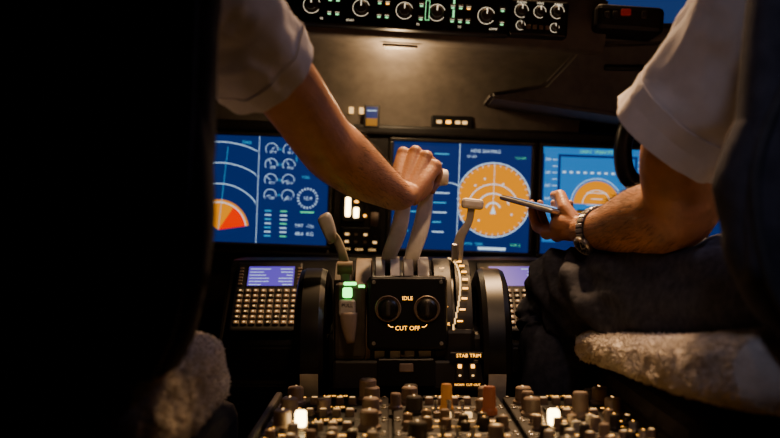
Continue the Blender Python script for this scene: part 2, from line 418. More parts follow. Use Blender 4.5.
b.rect(0.018,-0.020,0.026,0.018,w+0.001,EMGd,M); b.rect(0.019,-0.019,0.025,0.017,w+0.0014,BLACK,M)
b.box((0.072,0.0,w+0.002),(0.003,0.045,0.006),EMGd,0.001,M)
b.obj('autopilot_control_panel')
b=MB(); M=FACE(0.285,1.915,1.103,0,GR)
b.box((0,0.0,-0.012),(0.11,0.068,0.04),BLACK,0.004,M)
for x,y,r in ((-0.035,0.012,0.009),(0.0,0.012,0.008),(0.033,0.014,0.009),(-0.035,-0.016,0.006),(0.03,-0.017,0.006)):
    b.knob(x,y,w,r,0.016,GREYD,M,ptr=EMW); b.arc(x,y,r*1.45,0.0008,0,300,w+0.0005,EMW,M)
for i in range(4): b.box((-0.02+i*0.012,-0.018,w+0.002),(0.008,0.008,0.005),GREYK,0.001,M)
for x,t in ((-0.035,'RADIO'),(0.0,'MINS'),(0.035,'BARO')): b.text(t,x,0.028,w+0.0006,0.006,EMW,M)
b.obj('efis_control_panel')
b=MB(); b.box((0.02,1.99,1.064),(0.07,0.016,0.006),GLARE,0.002,rot=Matrix.Rotation(R(GR),4,'Y')); b.box((0.02,2.0,1.062),(0.06,0.004,0.004),EMW,0.001); b.obj('flood_lamp')

# ------------------------------------------------------------ centre console and CDUs
b=MB()
def prism(b,prof,xa,xb,m):
    n=len(prof); vs=[(xa,y,z) for y,z in prof]+[(xb,y,z) for y,z in prof]
    fs=[tuple(range(n)),tuple(range(2*n-1,n-1,-1))]+[(i,n+i,n+(i+1)%n,(i+1)%n) for i in range(n)]
    bm=bmesh.new(); V=[bm.verts.new(v) for v in vs]; [bm.faces.new([V[i] for i in f]) for f in fs]
    bmesh.ops.recalc_face_normals(bm,faces=bm.faces); bmesh.ops.bevel(bm,geom=bm.edges[:],offset=0.004,segments=2,affect='EDGES'); bm.verts.index_update()
    b.add([v.co.copy() for v in bm.verts],[tuple(v.index for v in f.verts) for f in bm.faces],m); bm.free()
prism(b,[(2.13,0.64),(1.94,0.64),(1.80,0.49),(1.80,0.44),(2.13,0.44)],-0.31,0.31,PANELD)
prism(b,[(2.13,0.44),(1.815,0.44),(1.815,0.0),(2.13,0.0)],-0.31,0.19,PANEL)
b.box((-0.23,1.812,0.37),(0.13,0.01,0.10),PANELD,0.003)
b.obj('center_console')
def cdu(name,cx):
    b=MB(); M=FACE(cx,1.862,0.572,46.5)
    b.box((0,0,0.0),(0.125,0.172,0.02),PANELD,0.005,M)
    w=0.0105
    b.rect(-0.043,0.02,0.05,0.074,w,BLACK,M); b.rect(-0.04,0.022,0.047,0.072,w+0.0005,S_PURP,M)
    for j in range(6):
        b.rect(-0.037,0.064-j*0.008,-0.037+random.uniform(.012,.04),0.0655-j*0.008,w+0.001,S_WHITE,M); b.rect(0.044-random.uniform(.01,.03),0.064-j*0.008,0.044,0.0655-j*0.008,w+0.001,S_WHITE,M)
        for sx in (-0.053,0.057): b.box((sx,0.066-j*0.008,w),(0.008,0.005,0.005),GREYK,0.001,M)
    for j in range(7):
        for i in range(8):
            x=-0.05+i*0.0143; y=0.008-j*0.0128
            b.box((x,y,w),(0.0105,0.009,0.007),GREYK if (i+j)%5 else GREYD,0.0015,M)
            b.rect(x-0.0018,y-0.0014,x+0.0018,y+0.0014,w+0.004,EMK,M)
    return b.obj(name)
cdu('control_display_unit',-0.228); cdu('control_display_unit',0.228)

# ------------------------------------------------------------ throttle quadrant
QY,QZ=1.68,0.53
b=MB()
MX=Matrix.Translation((0,QY,QZ))@Matrix.Rotation(R(90),4,'Y')
segs=[(-0.09,-0.062,0.118,PANEL),(-0.062,-0.056,0.105,BLACK),(-0.056,-0.03,0.124,GREYK),(-0.03,-0.024,0.104,BLACK),(-0.024,-0.008,0.126,LEVM),(-0.008,0.0,0.104,BLACK),(0.0,0.016,0.127,LEVER),(0.016,0.022,0.104,BLACK),
 (0.022,0.038,0.127,LEVM),(0.038,0.044,0.104,BLACK),(0.044,0.064,0.126,LEVM),(0.064,0.07,0.105,BLACK),(0.07,0.098,0.124,PANELD),(0.098,0.104,0.105,BLACK),(0.104,0.13,0.122,PANELD)]
for a,c,r,m in segs: b.lathe([(0,a),(r-0.002,a),(r,a+0.001),(r,c-0.001),(r-0.002,c),(0,c)],m,MX,64)
# flap position scale with backlit ticks (wraps the drum)
for k in range(19):
    a=R(10+k*4.3); xo=0.016*math.sin(R(10+k*9)); p=Vector((0.104+xo,QY-0.1245*math.cos(a),QZ+0.1245*math.sin(a)))
    rot=Matrix.Rotation(-a+R(90),4,'X')
    if k%2: b.box(p,(0.009,0.0024,0.003),EMA,0.0004,rot=rot)
    b.box(p+Vector((-0.008,0,0)),(0.0026,0.0092,0.002),EMK,0,rot=rot)
b.box((0.028,1.69,0.27),(0.27,0.22,0.54),PANELD,0.008)
b.box((0.034,1.62,0.50),(0.265,0.12,0.085),PANELD,0.01)
b.box((-0.062,1.595,0.56),(0.05,0.09,0.12),PANEL,0.008)
b.box((0.108,1.60,0.50),(0.05,0.09,0.10),PANELD,0.008)
# fuel cutoff box
F=FACE(0.027,1.545,0.575,8)
b.box((0,0,-0.035),(0.124,0.116,0.075),BLACK,0.008,F)
b.box((0,0,0.0022),(0.116,0.106,0.002),BLACK,0.001,F)
for x in (-0.030,0.030):
    T=F@Matrix.Translation((x,0.006,0.0032))
    b.lathe([(0.0205,0),(0.0205,0.004),(0.0190,0.006),(0.0175,0.004),(0.016,0.003)],GREYK,T,32)
    b.lathe([(0.0165,0.002),(0.015,0.009),(0.011,0.012),(0.006,0.013),(0,0.013)],BLACK,T,32)
    b.box((0,0.0,0.013),(0.007,0.024,0.009),GREYD,0.003,T)
b.text('IDLE',0,0.022,0.0042,0.0085,EMA,F); b.text('CUT OFF',0,-0.024,0.0042,0.0095,EMA,F)
b.arc(-0.024,-0.016,0.006,0.0012,200,290,0.0042,EMA,F,8); b.arc(0.024,-0.016,0.006,0.0012,250,340,0.0042,EMA,F,8)
for sx in (-1,1):
    for sy in (-1,1): b.knob(sx*0.052,sy*0.047,0.0032,0.003,0.0015,SILVER,F,skirt=False)
# lower fascia
L=FACE(0.035,1.545,0.49,10)
b.box((0.0,-0.012,-0.03),(0.25,0.05,0.06),PANELD,0.006,L)
b.box((-0.01,-0.008,0.001),(0.09,0.045,0.008),BLACK,0.003,L); b.box((-0.01,0.0,0.006),(0.022,0.014,0.004),GREYK,0.002,L)
b.text('TAKEOFF',-0.01,0.018,0.006,0.006,GREYK,L)
b.box((0.085,0.018,0.008),(0.056,0.012,0.006),BLACK,0.002,L); b.text('STAB TRIM',0.086,0.018,0.0115,0.0080,EMA,L)
for i,x in enumerate((0.072,0.092)):
    b.box((x,-0.006,0.008),(0.012,0.026,0.008),GREYD,0.002,L); b.box((x,0.002,0.013),(0.006,0.006,0.003),EMA,0.001,L); b.box((x,-0.012,0.013),(0.004,0.003,0.003),EMK,0.001,L)
b.text('NORM  CUT OUT',0.084,-0.026,0.006,0.005,EMA,L)
S=FACE(-0.066,1.548,0.60,12)
b.box((0,0.006,0.0),(0.015,0.016,0.008),EMG,0.003,S); b.box((0.004,0.020,-0.002),(0.020,0.005,0.012),EMG,0.002,S)
b.box((0.022,0.016,-0.004),(0.010,0.004,0.012),EMG,0.001,S)
b.box((0,-0.018,0.002),(0.026,0.026,0.008),LEVM,0.004,S); b.text('PULL',0,-0.015,0.0065,0.008,BLACK,S)
b.loft([(-0.064,1.54,0.575),(-0.063,1.535,0.555),(-0.060,1.53,0.53)],[(0.014,0.006),(0.012,0.006),(0.006,0.004)],GREYK,up=(0,1,0),seg=12)
for t,a in (('FLAP',24),('UP',60),('PLANE',12)):
    p=(0.084,QY-0.125*math.cos(R(a)),QZ+0.125*math.sin(R(a))); b.text(t,0,0,0.0025,0.0065,EMA,FACE(*p,a))
b.obj('throttle_quadrant')

def wheel(name,xa,xb):
    b=MB(); M=Matrix.Translation((0,1.665,0.505))@Matrix.Rotation(R(90),4,'Y')
    r=0.133
    b.lathe([(0.03,xa+0.012),(0.09,xa+0.012),(0.105,xa+0.002),(0.118,xa),(r-0.004,xa+0.004),(r,xa+0.012),(r,xb-0.012),(r-0.004,xb-0.004),(0.118,xb),(0.105,xb-0.002),(0.09,xb-0.012),(0.03,xb-0.012),(0.03,xa+0.012)],BLACK,M,72)
    b.lathe([(0,xa-0.004),(0.03,xa-0.004),(0.03,xb+0.004),(0,xb+0.004)],GREYD,M,32)
    for k in range(5):
        a=R(k*72+30)
        b.box((0.06*math.cos(a),0.06*math.sin(a),(xa+xb)/2),(0.07,0.018,xb-xa-0.006),GREYD,0.004,M,rot=Matrix.Rotation(a,4,'Z'))
    for k in range(7):
        p=Vector((xa*0.5+xb*0.5,1.665-(r+0.0004)*math.cos(R(-36+k*4)),0.505+(r+0.0004)*math.sin(R(-36+k*4))))
        b.box(p,((xb-xa)*0.55,0.0095,0.0016),WHITEP,0,rot=Matrix.Rotation(R(90)-R(-36+k*4),4,'X'))
    return b.obj(name)
wheel('trim_wheel',-0.150,-0.099); wheel('trim_wheel',0.140,0.190)

def blade(b,pts,w,t,m,up=(0,1,0),sq=4): b.loft(pts,[(w,t)]*len(pts) if not isinstance(w,list) else [(q,t) for q in w],m,up=up,seg=24,sub=5,sq=sq)
for nm,xb,xt,kx0,kx1 in (('thrust_lever',-0.004,0.022,0.0,0.044),('thrust_lever',0.034,0.058,0.047,0.098)):
    b=MB()
    blade(b,[(xb,1.675,0.63),(xb+0.003,1.655,0.66),(xt-0.008,1.655,0.70),(xt,1.665,0.74),(xt+0.006,1.678,0.785)],[0.011,0.0125,0.0135,0.0125,0.010],0.006,LEVER)
    b.loft([(kx0,1.680,0.790),(kx0+0.004,1.680,0.790),((kx0+kx1)/2,1.680,0.790),(kx1-0.004,1.680,0.790),(kx1,1.680,0.790)],[0.009,0.0135,0.015,0.0135,0.009],LEVER,up=(0,0,1),seg=20)
    blade(b,[(xb+0.004,1.70,0.66),(xb+0.01,1.715,0.70),(xt,1.72,0.73)],0.007,0.004,GREYD)
    b.ball((xb+0.003,1.652,0.668),(0.006,0.004,0.006),SILVER)
    b.obj(nm)
b=MB()
blade(b,[(-0.070,1.60,0.60),(-0.073,1.60,0.65),(-0.085,1.615,0.685),(-0.098,1.62,0.70)],[0.008,0.008,0.007,0.006],0.004,LEVM)
b.loft([(-0.092,1.617,0.682),(-0.098,1.62,0.70),(-0.106,1.622,0.722),(-0.109,1.622,0.728)],[(0.008,0.007),(0.011,0.009),(0.012,0.009),(0.006,0.005)],LEVM,up=(0,1,0),seg=20,sq=3)
b.lathe([(0,-0.012),(0.011,-0.012),(0.011,0.012),(0,0.012)],GREYK,Matrix.Translation((-0.072,1.60,0.642))@Matrix.Rotation(R(90),4,'Y'))
b.obj('speedbrake_lever')
b=MB()
blade(b,[(0.112,1.66,0.62),(0.112,1.655,0.66),(0.116,1.65,0.69),(0.130,1.65,0.715),(0.135,1.65,0.742)],[0.009,0.009,0.008,0.006,0.006],0.0035,LEVM)
b.box((0.136,1.65,0.745),(0.036,0.022,0.017),LEVER,0.005,rot=Matrix.Rotation(R(6),4,'Y'))
b.box((0.107,1.648,0.665),(0.012,0.01,0.03),SILVER,0.003)
b.obj('flap_lever')

# ------------------------------------------------------------ aft radio pedestal
b=MB()
PX0,PX1=-0.17,0.335
b.box(((PX0+PX1)/2,1.17,0.225),(PX1-PX0,0.66,0.44),PANELD,0.008)
T=FACE(0,0,0.4455,90)  # u = x, v = y, w = up
b.box((PX0+0.004,1.17,0.452),(0.01,0.66,0.018),PANEL,0.003); b.box((PX1-0.004,1.17,0.452),(0.01,0.66,0.018),PANEL,0.003)
cols=[(-0.160,-0.002),(0.004,0.162),(0.168,0.326)]
ys=[0.86,0.965,1.06,1.15,1.235,1.32,1.41,1.495]
for (a,c) in cols:
    for j in range(len(ys)-1):
        y0,y1=ys[j]+0.002,ys[j+1]-0.002; cx=(a+c)/2; cy=(y0+y1)/2; ww=c-a; hh=y1-y0
        b.box((cx,cy,0.004),(ww,hh,0.010),PANELD,0.002,T)
        for sx in (-1,1):
            for sy in (-1,1): b.knob(cx+sx*(ww/2-0.006),cy+sy*(hh/2-0.006),0.009,0.003,0.002,SILVER,T,skirt=False)
        kind=random.randint(0,2)
        if kind==0:
            b.box((cx,cy+0.018,0.011),(0.07,0.018,0.006),BLACK,0.001,T); b.text('%d.%d0'%(random.randint(118,135),random.randint(1,9)),cx,cy+0.018,0.0145,0.014,EMA,T)
            for sx in (-1,1): b.knob(cx+sx*0.055,cy-0.012,0.009,0.012,0.024,GREYK,T,ptr=EMK)
            for i in range(4):
                b.box((cx-0.027+i*0.018,cy-0.018,0.013),(0.012,0.011,0.012),GREYK,0.002,T); b.rect(cx-0.031+i*0.018,cy-0.021,cx-0.023+i*0.018,cy-0.015,0.0195,EMK,T)
        elif kind==1:
            for i in range(6):
                for k in range(2): b.knob(cx-0.06+i*0.024,cy-0.018+k*0.034,0.009,0.0066,random.uniform(.010,.020),random.choice([GREYK,GREYD,GREYK,LEVM]),T,ptr=random.choice([EMK,EMA,None]),top=random.choice([None,None,EMK]))
            for i in range(5): b.text(random.choice(['VHF','HF','PA','NAV','ADF']),cx-0.048+i*0.024,cy,0.0095,0.009,EMA,T)
        else:
            b.knob(cx-0.05,cy,0.009,0.012,0.024,GREYD,T,ptr=EMK); b.knob(cx+0.045,cy+0.012,0.009,0.010,0.018,GREYK,T,top=EMK)
            for i in range(3):
                p=cx-0.02+i*0.018
                b.lathe([(0.006,0),(0.006,0.003),(0.0045,0.005)],SILVER,T@Matrix.Translation((p,cy,0.009)),16)
                b.loft([T@Vector((p,cy,0.012)),T@Vector((p,cy+0.004,0.020)),T@Vector((p,cy+0.006,0.026))],[0.0022,0.003,0.004],SILVER,up=(1,0,0),seg=10)
            for i in range(4): b.box((cx-0.02+i*0.014,cy-0.026,0.012),(0.010,0.009,0.008),random.choice([EMA,GREYK,EMK]),0.001,T)
        for i in range(4): b.rect(cx-0.06+i*0.036,cy+hh/2-0.008,cx-0.044+i*0.036,cy+hh/2-0.003,0.0095,EMA,T)
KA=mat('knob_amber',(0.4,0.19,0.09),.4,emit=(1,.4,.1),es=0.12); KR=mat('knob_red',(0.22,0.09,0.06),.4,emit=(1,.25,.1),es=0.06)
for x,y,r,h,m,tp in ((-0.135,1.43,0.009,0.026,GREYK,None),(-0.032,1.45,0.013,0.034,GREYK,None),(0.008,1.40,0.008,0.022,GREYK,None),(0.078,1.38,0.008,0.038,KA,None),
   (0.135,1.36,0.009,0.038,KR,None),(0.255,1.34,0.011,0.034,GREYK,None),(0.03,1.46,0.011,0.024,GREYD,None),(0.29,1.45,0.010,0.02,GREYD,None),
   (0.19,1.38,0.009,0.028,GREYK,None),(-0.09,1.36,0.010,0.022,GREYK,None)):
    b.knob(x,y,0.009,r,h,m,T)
for x,y in ((-0.112,1.255),(0.207,1.265)): b.box((x,y,0.024),(0.014,0.016,0.020),EMH,0.003,T)
b.obj('radio_pedestal')

# ------------------------------------------------------------ hands and arms
def frame(y,z,hand):
    y=Vector(y).normalized(); z=Vector(z); z=(z-y*z.dot(y)).normalized()
    x=y.cross(z); x=-x if hand=='R' else x
    return x,y,z
def hand(b,W,yv,zv,side,curls,thumb,m,spread=0.0,thumb_world=None,sc=1.0):
    X,Y,Z=frame(yv,zv,side); W=Vector(W)
    L=lambda p:W+(X*p[0]+Y*p[1]+Z*p[2])*sc
    mcp=[(0.029,0.086,0),(0.009,0.091,0.004),(-0.011,0.087,0.003),(-0.029,0.077,-0.003)]
    ln=[(0.043,0.027,0.020),(0.047,0.030,0.021),(0.043,0.028,0.021),(0.034,0.021,0.019)]
    rd=[(0.0105,0.0093,0.0082,0.0062),(0.0108,0.0096,0.0084,0.0064),(0.0103,0.0092,0.008,0.006),(0.0092,0.008,0.0072,0.0055)]
    tips=[]
    for i in range(4):
        p=Vector(mcp[i]); sp=(1.5-i)*spread
        b.loft([L((p.x*0.45,0.0,0)),L((p.x*0.75,0.04,0.001)),L(p)],[(0.0135,0.0125),(0.0135,0.0125),(0.0118,0.0115)],m,up=Z,seg=14,sub=3)
        b.ball(L(p+Vector((0,0,0.0015))),0.0116,m)
        ang=0; pts=[L(p)]; rr=[rd[i][0]]
        cl=curls[i] if isinstance(curls[0],(tuple,list)) else curls
        for j in range(3):
            ang+=R(cl[j]); d=Vector((math.sin(R(sp)),math.cos(ang),-math.sin(ang)))
            q=p+d*ln[i][j]*0.5; pts.append(L(q)); rr.append((rd[i][j]+rd[i][j+1])/2*0.95)
            p=p+d*ln[i][j]; pts.append(L(p)); rr.append(rd[i][j+1])
        V=[];
        for j in range(len(pts)-1):
            n=max(2,int((pts[j+1]-pts[j]).length/0.003))
            for k in range(n): V.append((pts[j].lerp(pts[j+1],k/n),rr[j]+(rr[j+1]-rr[j])*k/n))
        V.append((pts[-1],rr[-1]))
        for q,r in V: b.ball(q,r,m,seg=12)
        tips.append((p,ang,rd[i][3]))
    b.loft([L((0.016,0.012,-0.008)),L((0.026,0.035,-0.012)),L((0.026,0.06,-0.008))],[0.013,0.0165,0.010],m,up=Z,seg=14)
    b.loft([L((-0.018,0.012,-0.006)),L((-0.024,0.04,-0.009)),L((-0.022,0.065,-0.006))],[0.011,0.0135,0.009],m,up=Z,seg=14)
    tp=[Vector(t) for t in thumb_world] if thumb_world else [L(t) for t in thumb]
    tr=[0.0135,0.0118,0.0105,0.0075]
    for j in range(3):
        n=8
        for k in range(n+1): b.ball(tp[j].lerp(tp[j+1],k/n),tr[j]+(tr[j+1]-tr[j])*k/n,m,seg=12)
    nb=MB()
    for (p,a,r) in tips:
        c=p+Vector((0,-math.cos(a)*0.004,math.sin(a)*0.004))+Vector((0,math.sin(a),math.cos(a)))*r*0.82
        nb.ball(L(c),(0.0042,0.0042,0.0042),NAIL,seg=10)
    return X,Y,Z,nb

def head(name,c,parent,skin):
    c=Vector(c); b=MB()
    b.ball(c+Vector((0,-0.01,0.03)),(0.076,0.096,0.095),skin)
    b.ball(c+Vector((0,0.03,-0.045)),(0.058,0.062,0.062),skin)
    b.loft([c+Vector((0,-0.03,-0.17)),c+Vector((0,-0.02,-0.10)),c+Vector((0,-0.01,-0.03))],[0.062,0.056,0.055],skin,up=(0,1,0))
    b.loft([c+Vector((0,0.083,0.02)),c+Vector((0,0.098,-0.005)),c+Vector((0,0.103,-0.022)),c+Vector((0,0.085,-0.032))],[0.009,0.011,0.014,0.008],skin,up=(1,0,0))
    for s in (-1,1):
        b.ball(c+Vector((s*0.078,-0.005,-0.005)),(0.010,0.02,0.032),skin)
        b.ball(c+Vector((s*0.03,0.075,0.025)),(0.024,0.014,0.008),skin)
    b.ball(c+Vector((0,0.085,-0.055)),(0.024,0.010,0.006),skin); b.ball(c+Vector((0,0.083,-0.066)),(0.021,0.010,0.006),skin)
    o=fuse(b.obj('head',parent),0.004,5)
    b=MB()
    for s in (-1,1):
        b.ball(c+Vector((s*0.031,0.073,0.010)),0.0125,WHITEP); b.ball(c+Vector((s*0.031,0.0815,0.010)),0.0055,BLACK)
        b.box(c+Vector((s*0.031,0.09,0.033)),(0.03,0.008,0.006),HAIR,0.002)
    b.obj('eyes',parent)
    b=MB(); b.ball(c+Vector((0,-0.022,0.045)),(0.082,0.095,0.092),HAIR); b.ball(c+Vector((0,-0.05,0.0)),(0.075,0.065,0.07),HAIR)
    fuse(b.obj('hair',parent),0.004,2)

def folds(amp,f1,f2,seed):
    def d(u,a,v):
        n=noise.noise(Vector((math.cos(a)*f2+seed,math.sin(a)*f2,u*f1+math.sin(a)*1.3)))
        n2=noise.noise(v*45+Vector((seed,0,0)))
        r=1-abs(noise.noise(Vector((math.cos(a)*f2*1.3+seed*2,math.sin(a)*f2*1.3+u*2,u*f1*1.4))))*2
        return amp*n+amp*0.35*n2+amp*0.35*r*r
    return d
def sleeve(b,pts,rad,seed,disp=0.009,up=(0,1,0)):
    fd=folds(disp,3.5,1.6,seed)
    def inner(u,a,v): return fd(u,a,v)-0.003
    vs,fs=b.loft(pts,rad,SHIRT,up=up,seg=64,sub=8,cap=False,disp=fd)
    vs2,fs2=b.loft(pts,rad,SHIRT,up=up,seg=64,sub=8,cap=False,disp=inner)
    m=len(vs); last=m-64
    b.add(list(vs[last:])+list(vs2[last:]),[(k,(k+1)%64,64+(k+1)%64,64+k) for k in range(64)],SHIRT)
    ring=[vs[last+k] for k in range(64)]; prev=[vs[last-64*6+k] for k in range(64)]; mid=[vs[last-64*3+k] for k in range(64)]
    c=sum(ring,Vector())/64; c2=sum(prev,Vector())/64; c3=sum(mid,Vector())/64
    o1=[r+(r-c).normalized()*0.002 for r in ring]; o3=[r+(r-c3).normalized()*0.002 for r in mid]; o2=[p+(p-c2).normalized()*0.002 for p in prev]
    Q=[(k,(k+1)%64,64+(k+1)%64,64+k) for k in range(64)]
    b.add(o1+o3,Q,SHIRT,None,True); b.add(o3+o2,Q,SHIRT,None,True)
    b.add(o2+prev,Q,SHIRT); b.add(o1+ring,Q,SHIRT)

BRAID=mat('gold_braid',(0.6,0.42,0.12),.4,metal=.8)
def torso(parent,cx,cy,hip_z,sh_l,sh_r):
    b=MB(); zc=hip_z
    b.loft([(cx,cy,zc-0.02),(cx,cy-0.005,zc+0.10),(cx,cy-0.02,zc+0.24),(cx,cy-0.01,zc+0.36),(cx,cy,zc+0.44),(cx,cy+0.0,zc+0.50)],
        [(0.165,0.115),(0.155,0.12),(0.165,0.115),(0.17,0.11),(0.14,0.085),(0.065,0.065)],SHIRT,up=(0,1,0),seg=40,sq=2.4)
    for s in (sh_l,sh_r):
        s=Vector(s); b.loft([Vector((cx+(s.x-cx)*0.35,cy,zc+0.42)),s],[0.075,0.066],SHIRT,up=(0,1,0)); b.ball(s,0.068,SHIRT)
    o=fuse(b.obj('shirt_body',parent),0.008,6)
    b=MB()
    b.loft([(cx,cy,zc+0.475),(cx,cy,zc+0.505)],[(0.070,0.072),(0.066,0.068)],SHIRT,up=(0,1,0),cap=False)
    for s in (sh_l,sh_r):
        s=Vector(s); t=(s-Vector((cx,cy,s.z))).normalized()
        b.box(s-t*0.03+Vector((0,0,0.068)),(0.10,0.045,0.006),BLACK,0.002)
        for k in range(3): b.box(s-t*(0.01+k*0.014)+Vector((0,0,0.0725)),(0.006,0.046,0.003),BRAID,0)
    b.obj('collar_and_epaulettes',parent)

def leg(b,hip,knee,ank,seed):
    hip,knee,ank=Vector(hip),Vector(knee),Vector(ank)
    m1=hip.lerp(knee,0.45)+Vector((0,0,0.004)); m2=knee.lerp(ank,0.35)+Vector((0,-0.02,0))
    f0=folds(0.016,7,1.5,seed)
    def fd(u,a,v): return f0(u,a,v)+0.010*noise.noise(Vector((u*30+math.cos(a)*2.5,math.sin(a)*1.5,seed)))*(1.6 if 0.35<u<0.75 else 1.0)
    b.loft([hip+(hip-knee)*0.15,hip,m1,hip.lerp(knee,0.85)+Vector((0,0,0.006)),knee+Vector((0,0.01,-0.005)),knee+Vector((0,0.02,-0.06)),m2,ank],
       [(0.09,0.08),(0.095,0.088),(0.086,0.084),(0.072,0.07),(0.066,0.066),(0.064,0.062),(0.066,0.064),(0.055,0.055)],DENIM,up=(0.98,0.1,0.15),seg=64,sub=12,disp=fd)
def shoe(b,p):
    x,y,z=p
    b.loft([(x,y-0.05,0.045),(x,y,0.05),(x,y+0.08,0.042),(x,y+0.15,0.032),(x,y+0.19,0.026)],[(0.03,0.04),(0.036,0.05),(0.043,0.038),(0.045,0.028),(0.02,0.014)],SHOE,seg=24,sq=2.6)
    b.box((x,y+0.06,0.008),(0.085,0.27,0.016),BLACK,0.007)
def armhair(parent,vs,fs,n,lean):
    h=MB(); h.flip=outward(vs,fs); h.tufts(vs,fs,n,0.013,HAIR,w=0.00013,lean=lean); h.obj('arm_hair',parent)

# ---- captain (left seat): right arm reaches to the thrust levers
P1=empty('pilot')
b=MB()
W=(0.020,1.598,0.752)
vs,fs=b.loft([(-0.195,1.13,0.965),(-0.155,1.20,0.915),(-0.127,1.26,0.882),(-0.094,1.38,0.832),(-0.075,1.425,0.813),(-0.043,1.485,0.789),(-0.012,1.54,0.770),(0.012,1.585,0.757),(0.024,1.605,0.762)],
  [(0.05,0.05),(0.046,0.047),(0.043,0.044),(0.042,0.043),(0.046,0.044),(0.041,0.040),(0.033,0.031),(0.028,0.024),(0.026,0.02)],SKIN,seg=32,sub=5)
X,Y,Z,nb=hand(b,W,(0.34,0.50,0.80),(-0.12,-0.85,0.5),'R',[(52,78,45),(58,80,45),(62,82,45),(66,82,45)],[(0.02,0.018,-0.008),(0.040,0.042,-0.020),(0.036,0.068,-0.036),(0.020,0.084,-0.050)],SKIN)
fuse(b.obj('arm_and_hand',P1),0.0021,3)
nb.obj('fingernails',P1)
armhair(P1,vs[32*18:32*34],[f for f in fs if len(f)==4][:32*15],900,(0.5,0.6,-0.2))
b=MB()
sleeve(b,[(-0.225,1.10,0.995),(-0.212,1.12,0.975),(-0.190,1.155,0.948),(-0.168,1.187,0.922),(-0.150,1.215,0.902)],[(0.07,0.07),(0.072,0.072),(0.069,0.069),(0.067,0.067),(0.065,0.065)],3.1)
b.obj('shirt_sleeve',P1)
torso(P1,-0.40,1.08,0.56,(-0.225,1.10,0.985),(-0.575,1.10,0.985))
b=MB(); b.loft([(-0.59,1.12,0.95),(-0.66,1.2,0.80),(-0.66,1.27,0.72)],[0.055,0.045,0.045],SKIN,seg=24)
b.loft([(-0.66,1.25,0.73),(-0.60,1.38,0.70),(-0.55,1.50,0.69)],[0.045,0.038,0.026],SKIN,seg=24)
_,_,_,nb=hand(b,(-0.545,1.505,0.69),(0.3,0.9,-0.1),(0,0,1),'L',(25,30,20),[(0.02,0.02,-0.01),(0.042,0.045,-0.018),(0.05,0.07,-0.025),(0.052,0.092,-0.03)],SKIN)
fuse(b.obj('resting_arm',P1),0.003,3); nb.obj('fingernails_resting',P1)
b=MB(); sleeve(b,[(-0.575,1.10,0.985),(-0.605,1.13,0.93),(-0.64,1.17,0.86)],[0.07,0.07,0.064],9.0); b.obj('shirt_sleeve_outer',P1)
b=MB(); b.loft([(-0.40,1.06,0.66),(-0.40,1.08,0.54),(-0.40,1.09,0.52)],[(0.17,0.12),(0.18,0.13),(0.12,0.1)],DENIM,up=(0,1,0),seg=32)
leg(b,(-0.49,1.14,0.60),(-0.52,1.62,0.62),(-0.50,1.74,0.12),1); leg(b,(-0.35,1.14,0.60),(-0.40,1.60,0.62),(-0.38,1.72,0.12),2)
b.obj('trousers',P1)
b=MB(); shoe(b,(-0.50,1.76,0)); shoe(b,(-0.38,1.74,0)); b.obj('shoes',P1)
head('head',(-0.40,1.14,1.22),P1,SKIN)

# ---- first officer (right seat): left hand holds a tablet
P2=empty('pilot')
W2=Vector((0.304,1.550,0.701))
b=MB()
vs,fs=b.loft([(0.425,1.18,0.96),(0.385,1.24,0.875),(0.372,1.29,0.80),(0.388,1.325,0.748),(0.375,1.355,0.724),(0.354,1.41,0.718),(0.330,1.48,0.707),(0.310,1.535,0.702),(0.300,1.56,0.702)],
  [(0.052,0.052),(0.049,0.05),(0.049,0.052),(0.052,0.055),(0.051,0.052),(0.047,0.049),(0.037,0.037),(0.030,0.028),(0.026,0.023)],SKIN2,seg=32,sub=5)
Y2=(-0.24,0.96,-0.02); Z2=(0.15,-0.60,-0.75)
X,Y,Z,nb=hand(b,W2,Y2,Z2,'L',[(12,38,26),(12,38,26),(13,40,26),(15,42,28)],None,SKIN2,thumb_world=[(0.290,1.560,0.712),(0.276,1.578,0.736),(0.272,1.600,0.757),(0.266,1.620,0.758)])
fuse(b.obj('arm_and_hand',P2),0.0021,3); nb.obj('fingernails',P2)
armhair(P2,vs[32*18:32*38],[f for f in fs if len(f)==4][:32*19],2600,(-0.5,0.5,-0.3))
b=MB()
sleeve(b,[(0.462,1.13,1.02),(0.446,1.155,0.985),(0.420,1.20,0.925),(0.388,1.245,0.870),(0.352,1.28,0.822)],[(0.075,0.075),(0.078,0.078),(0.078,0.08),(0.077,0.077),(0.077,0.074)],6.3,0.009)
b.obj('shirt_sleeve',P2)
torso(P2,0.61,1.12,0.55,(0.460,1.13,0.995),(0.775,1.13,0.995))
b=MB(); b.loft([(0.80,1.15,0.95),(0.86,1.2,0.80),(0.86,1.27,0.72)],[0.055,0.045,0.045],SKIN2,seg=24)
b.loft([(0.86,1.25,0.73),(0.82,1.38,0.70),(0.78,1.50,0.70)],[0.045,0.038,0.026],SKIN2,seg=24)
_,_,_,nb=hand(b,(0.775,1.505,0.70),(-0.3,0.9,-0.1),(0,0,1),'R',(25,30,20),[(0.02,0.02,-0.01),(0.042,0.045,-0.018),(0.05,0.07,-0.025),(0.052,0.092,-0.03)],SKIN2)
fuse(b.obj('resting_arm',P2),0.003,3); nb.obj('fingernails_resting',P2)
b=MB(); sleeve(b,[(0.775,1.13,0.995),(0.805,1.15,0.93),(0.84,1.18,0.86)],[0.07,0.07,0.064],2.0); b.obj('shirt_sleeve_outer',P2)
b=MB(); b.loft([(0.61,1.10,0.66),(0.61,1.12,0.54),(0.61,1.13,0.52)],[(0.18,0.13),(0.19,0.14),(0.12,0.1)],DENIM,up=(0,1,0),seg=32)
leg(b,(0.50,1.20,0.60),(0.292,1.66,0.60),(0.265,1.69,0.12),4); leg(b,(0.72,1.20,0.60),(0.76,1.68,0.61),(0.74,1.78,0.12),5)
